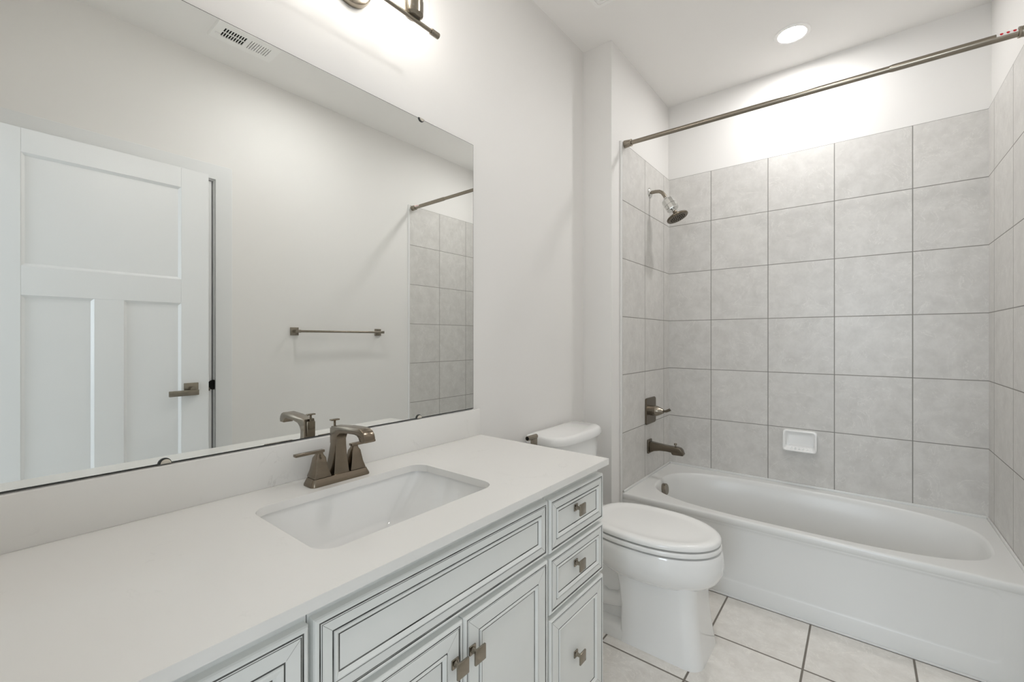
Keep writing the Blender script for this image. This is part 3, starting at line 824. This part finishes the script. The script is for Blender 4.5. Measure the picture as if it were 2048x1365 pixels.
root = thing('wall_shower', 'shower arm with a chrome filter and round nickel head above the tub', 'shower head', (XW, 2.632, 2.109))
mb = MB(); mb.lathe([(0.031, 0), (0.031, 0.002), (0.026, 0.008), (0.016, 0.012), (0, 0.013)], (XW, 2.632, 2.109), (1, 0, 0), 32); mb.build('flange', M['chrome'], root)
P0 = Vector((0.278, 2.632, 2.054)); D = Vector((0.50, 0, -0.866)).normalized()
mb = MB()
pth = [(XW + 0.008, 2.632, 2.109), (0.215, 2.632, 2.109), (0.235, 2.632, 2.106), (0.252, 2.632, 2.096), (0.265, 2.632, 2.078), tuple(P0 + D * 0.006)]
mb.tube(pth, 0.0105, 16); mb.build('arm', M['nickel'], root)
mb = MB()
mb.lathe([(0.011, -0.008), (0.012, 0.004), (0.018, 0.006), (0.032, 0.010), (0.036, 0.014), (0.036, 0.048), (0.0335, 0.0485), (0.0335, 0.051), (0.036, 0.0515), (0.036, 0.078), (0.033, 0.084), (0.016, 0.085), (0.011, 0.086), (0.011, 0.098)], P0, D, 10)
mb.build('filter', M['chrome'], root, angle=25)
HC = P0 + D * 0.098
HN = Vector((0.40, 0, -0.917)).normalized()
mb = MB()
mb.lathe([(0.010, -0.004), (0.013, 0.004), (0.012, 0.012), (0.017, 0.016), (0.040, 0.025), (0.058, 0.033), (0.0625, 0.038), (0.0625, 0.044), (0.059, 0.0475), (0, 0.048)], HC, HN, 40)
hd = mb.build('head', M['dark_nickel'], root)
mb = MB()
u = HN.orthogonal().normalized(); v_ = HN.cross(u)
c = HC + HN * 0.048
for ring_r, n in ((0.010, 6), (0.020, 12), (0.030, 16), (0.040, 22)):
    for i in range(n):
        a = 2 * PI * i / n + ring_r * 30
        p = c + (u * math.cos(a) + v_ * math.sin(a)) * ring_r
        mb.cyl(p - HN * 0.001, p + HN * 0.002, 0.0021, N=8)
mb.build('nozzles', M['black'], hd)

# shower rod
RY, RZ0, RZ1 = 2.268, 2.281, 2.268
root = thing('shower_rod', 'brushed nickel tension rod across the top of the tub alcove', 'shower rod', (XA, RY, RZ0))
x0, x1 = XA + T, XR - T
dr = Vector((x1 - x0, 0, RZ1 - RZ0)); RL = dr.length; dr.normalize()
o = Vector((x0, RY, RZ0))
mb = MB(); mb.lathe([(0.0118, 0.02), (0.0118, RL * 0.75)], o, dr, 24); mb.build('inner_tube', M['nickel'], root)
mb = MB(); mb.lathe([(0.0122, RL * 0.745), (0.0138, RL * 0.752), (0.0138, RL - 0.02)], o, dr, 24); mb.build('outer_tube', M['nickel'], root)
for s in (0, 1):
    mb = MB(); p = o if s == 0 else o + dr * RL
    mb.lathe([(0.0205, 0), (0.0205, 0.006), (0.0175, 0.034), (0.0185, 0.035), (0.0185, 0.041), (0.0150, 0.042)], p, dr if s == 0 else -dr, 28)
    mb.build('end_cup', M['nickel'], root)
# sticker: a curved white strip with three red dots on the camera side of the rod
vd = Vector((0.12, -0.9, -0.25)); vd = (vd - dr * vd.dot(dr)).normalized(); ud = dr.cross(vd)
mb = MB()
def arc(r, a0, a1, t0, t1, n=8, mi=0):
    ra = [o + dr * t0 + (vd * math.cos(a0 + (a1 - a0) * i / n) + ud * math.sin(a0 + (a1 - a0) * i / n)) * r for i in range(n + 1)]
    rb = [p + dr * (t1 - t0) for p in ra]
    mb.loft([ra, rb], cap0=False, cap1=False, closed=False, mi=mi)
STK0, STK1 = RL - 0.094, RL - 0.043
for sgn in (1,):
    arc(0.01405, -1.25, -0.15, STK0, STK1)
for i in range(3):
    t = STK0 + 0.012 + 0.0155 * i
    am = -0.66
    rings_ = []
    for fr_ in (1.0, 0.75, 0.5, 0.25, 0.02):
        ring_ = []
        for k2 in range(20):
            aa = 2 * PI * k2 / 20
            ang = am + fr_ * 0.0048 * math.sin(aa) / 0.0142
            ring_.append(o + dr * (t + fr_ * 0.0043 * math.cos(aa)) + (vd * math.cos(ang) + ud * math.sin(ang)) * 0.0143)
        rings_.append(ring_)
    mb.loft(rings_, cap0=False, cap1=True, mi=1)
f = mb.build('sticker', [M['sticker'], M['red']], root); f['label'] = 'white sticker with three red dots'

# soap dish
root = thing('soap_dish', 'white ceramic soap dish set in the tiles behind the tub', 'soap dish', (0.918, YB - T, 0.63))
mb = MB()
yw = YB - T
def sd(x0, x1, z0, z1, r, y): return [(x, y, z) for x, z in rrect(x0, x1, z0, z1, r, 8)]
A, B, Cc, Dd = 0.836, 1.001, 0.573, 0.690
rg = [sd(A, B, Cc, Dd, 0.016, yw), sd(A, B, Cc, Dd, 0.016, yw - 0.012), sd(A + 0.002, B - 0.002, Cc + 0.003, Dd - 0.002, 0.015, yw - 0.020), sd(A + 0.007, B - 0.007, Cc + 0.008, Dd - 0.007, 0.013, yw - 0.022)]
# the lower lip stands further out than the top
def pull(r, k): return [(x, y - k * max(0, (Dd - z) / (Dd - Cc)) ** 1.5, z) for x, y, z in r]
rg = [rg[0], pull(rg[1], 0.02), pull(rg[2], 0.034), pull(rg[3], 0.036)]
inn = [pull(sd(A + 0.012, B - 0.012, Cc + 0.014, Dd - 0.011, 0.012, yw - 0.019), 0.030), sd(A + 0.017, B - 0.017, Cc + 0.026, Dd - 0.016, 0.012, yw - 0.008), sd(A + 0.03, B - 0.03, Cc + 0.04, Dd - 0.03, 0.012, yw - 0.005)]
mb.loft(rg + inn, cap0=True, cap1=True)
mb.build('dish', M['porcelain'], root, angle=60)
mb = MB()
for i in range(5):
    x = A + 0.045 + i * 0.0188
    mb.box(x - 0.004, x + 0.004, yw - 0.046, yw - 0.018, Cc + 0.012, Cc + 0.021, 0.002)
mb.build('ridges', M['porcelain'], root)

# ================================================================ towel bar on the opposite wall
root = thing('towel_bar', 'empty brushed nickel towel bar on square plates, seen in the mirror', 'towel bar', (XR, 1.635, 1.26))
XBAR = XR - 0.066
for y in (1.326, 1.946):
    mb = MB(); mb.box(XR - 0.009, XR - 0.0003, y - 0.026, y + 0.026, 1.235, 1.286, 0.0015)
    mb.build('wall_plate', M['nickel'], root)
    mb = MB(); mb.box(XBAR - 0.010, XR - 0.008, y - 0.009, y + 0.009, 1.2515, 1.2695, 0.0015)
    mb.build('post', M['nickel'], root)
mb = MB(); mb.cyl((XBAR, 1.330, 1.2605), (XBAR, 1.945, 1.2605), 0.0075); mb.build('bar', M['nickel'], root)

# ================================================================ ceiling fixtures
for (cx_, cy_), lab in zip(CANS, ('round recessed ceiling light glowing over the tub', 'added unseen ceiling light above the floor between the vanity and the towel bar')):
    root = thing('recessed_light', lab, 'ceiling light', (cx_, cy_, ZC))
    mb = MB()
    mb.lathe([(0.060, -0.002), (0.0635, -0.0055), (0.080, -0.0045), (0.083, -0.0002), (0.0675, -0.0002), (0.0675, 0.030), (0.060, 0.030)], (cx_, cy_, ZC), (0, 0, 1), 48, cap=False)
    mb.build('trim_ring', M['grille'], root)
    mb = MB(); mb.lathe([(0, -0.0025), (0.0595, -0.0025), (0.0595, 0.010), (0, 0.010)], (cx_, cy_, ZC), (0, 0, 1), 48)
    mb.build('diffuser', M['can'] if cy_ > 2 else M['aisle_fill'], root)

VX0, VX1, VYA, VYB = 1.272, 1.447, 0.780, 1.087
root = thing('ceiling_vent', 'white slotted metal air register on the ceiling, seen in the mirror', 'air vent', ((VX0 + VX1) / 2, 0.93, ZC))
mb = MB()
zt, zb = ZC - 0.0045, ZC - 0.009
SXa, SXb = VX0 + 0.047, VX1 - 0.047
g1 = (VYA + 0.042, VYA + 0.147); g2 = (VYA + 0.163, VYB - 0.040)
mb.box(VX0 + 0.006, SXa, VYA + 0.006, VYB - 0.006, zb, zt); mb.box(SXb, VX1 - 0.006, VYA + 0.006, VYB - 0.006, zb, zt)
mb.box(SXa, SXb, VYA + 0.006, g1[0], zb, zt); mb.box(SXa, SXb, g1[1], g2[0], zb, zt); mb.box(SXa, SXb, g2[1], VYB - 0.006, zb, zt)
# sloped rim
o4 = [(VX0, VYA), (VX1, VYA), (VX1, VYB), (VX0, VYB)]; i4 = [(VX0 + 0.006, VYA + 0.006), (VX1 - 0.006, VYA + 0.006), (VX1 - 0.006, VYB - 0.006), (VX0 + 0.006, VYB - 0.006)]
mb.loft([[(x, y, ZC - 0.0003) for x, y in o4], [(x, y, zb) for x, y in i4]], cap0=False, cap1=False)
mb.build('face_plate', M['grille'], root, smooth=False)
mb = MB()
for (a, b_), sw in ((g1, 0.0078), (g2, 0.0036)):
    n = 9; step = (b_ - a) / n; bw = step - sw
    for i in range(n + 1):
        y = a + step * i
        mb.box(SXa, SXb, max(y - bw / 2, a), min(y + bw / 2, b_), zb, zt)
mb.box((SXa + SXb) / 2 - 0.003, (SXa + SXb) / 2 + 0.003, g1[0], g1[1], zb + 0.0015, zt)
f = mb.build('louvers', M['grille'], root, smooth=False)
mb = MB(); mb.box(SXa - 0.002, SXb + 0.002, g1[0] - 0.002, g2[1] + 0.002, ZC - 0.0022, ZC - 0.0008); mb.build('duct_shade', M['black'], root)  # flat black sheet paints the shade behind the slots
mb = MB(); mb.box(SXb - 0.018, SXb - 0.013, VYA + 0.018, VYA + 0.042, zb - 0.010, zb, 0.001); mb.build('damper_lever', M['grille'], root)

root = thing('exhaust_fan', 'square white slotted exhaust fan cover on the ceiling above the toilet', 'exhaust fan', (0.35, 1.73, ZC))
FX0, FX1, FY0, FY1 = 0.214, 0.494, 1.589, 1.869
mb = MB()
zb = ZC - 0.020
mb.loft_z([(rrect(FX0, FX1, FY0, FY1, 0.018, 6), ZC - 0.0005), (rrect(FX0, FX1, FY0, FY1, 0.018, 6), ZC - 0.012), (rrect(FX0 + 0.006, FX1 - 0.006, FY0 + 0.006, FY1 - 0.006, 0.014, 6), ZC - 0.0155)], cap0=True, cap1=True)
n = 12
for i in range(n):
    y = FY0 + 0.03 + (FY1 - FY0 - 0.06) * i / (n - 1)
    mb.box(FX0 + 0.03, FX1 - 0.03, y - 0.006, y + 0.006, zb, ZC - 0.015, 0.0015)
mb.holed(rrect(FX0 + 0.006, FX1 - 0.006, FY0 + 0.006, FY1 - 0.006, 0.014, 6), rrect(FX0 + 0.022, FX1 - 0.022, FY0 + 0.022, FY1 - 0.022, 0.008, 6), ZC - 0.0195, ZC - 0.015)
mb.build('cover', M['grille'], root)

for ob in bpy.data.objects:
    if '_o' in ob: del ob['_o']
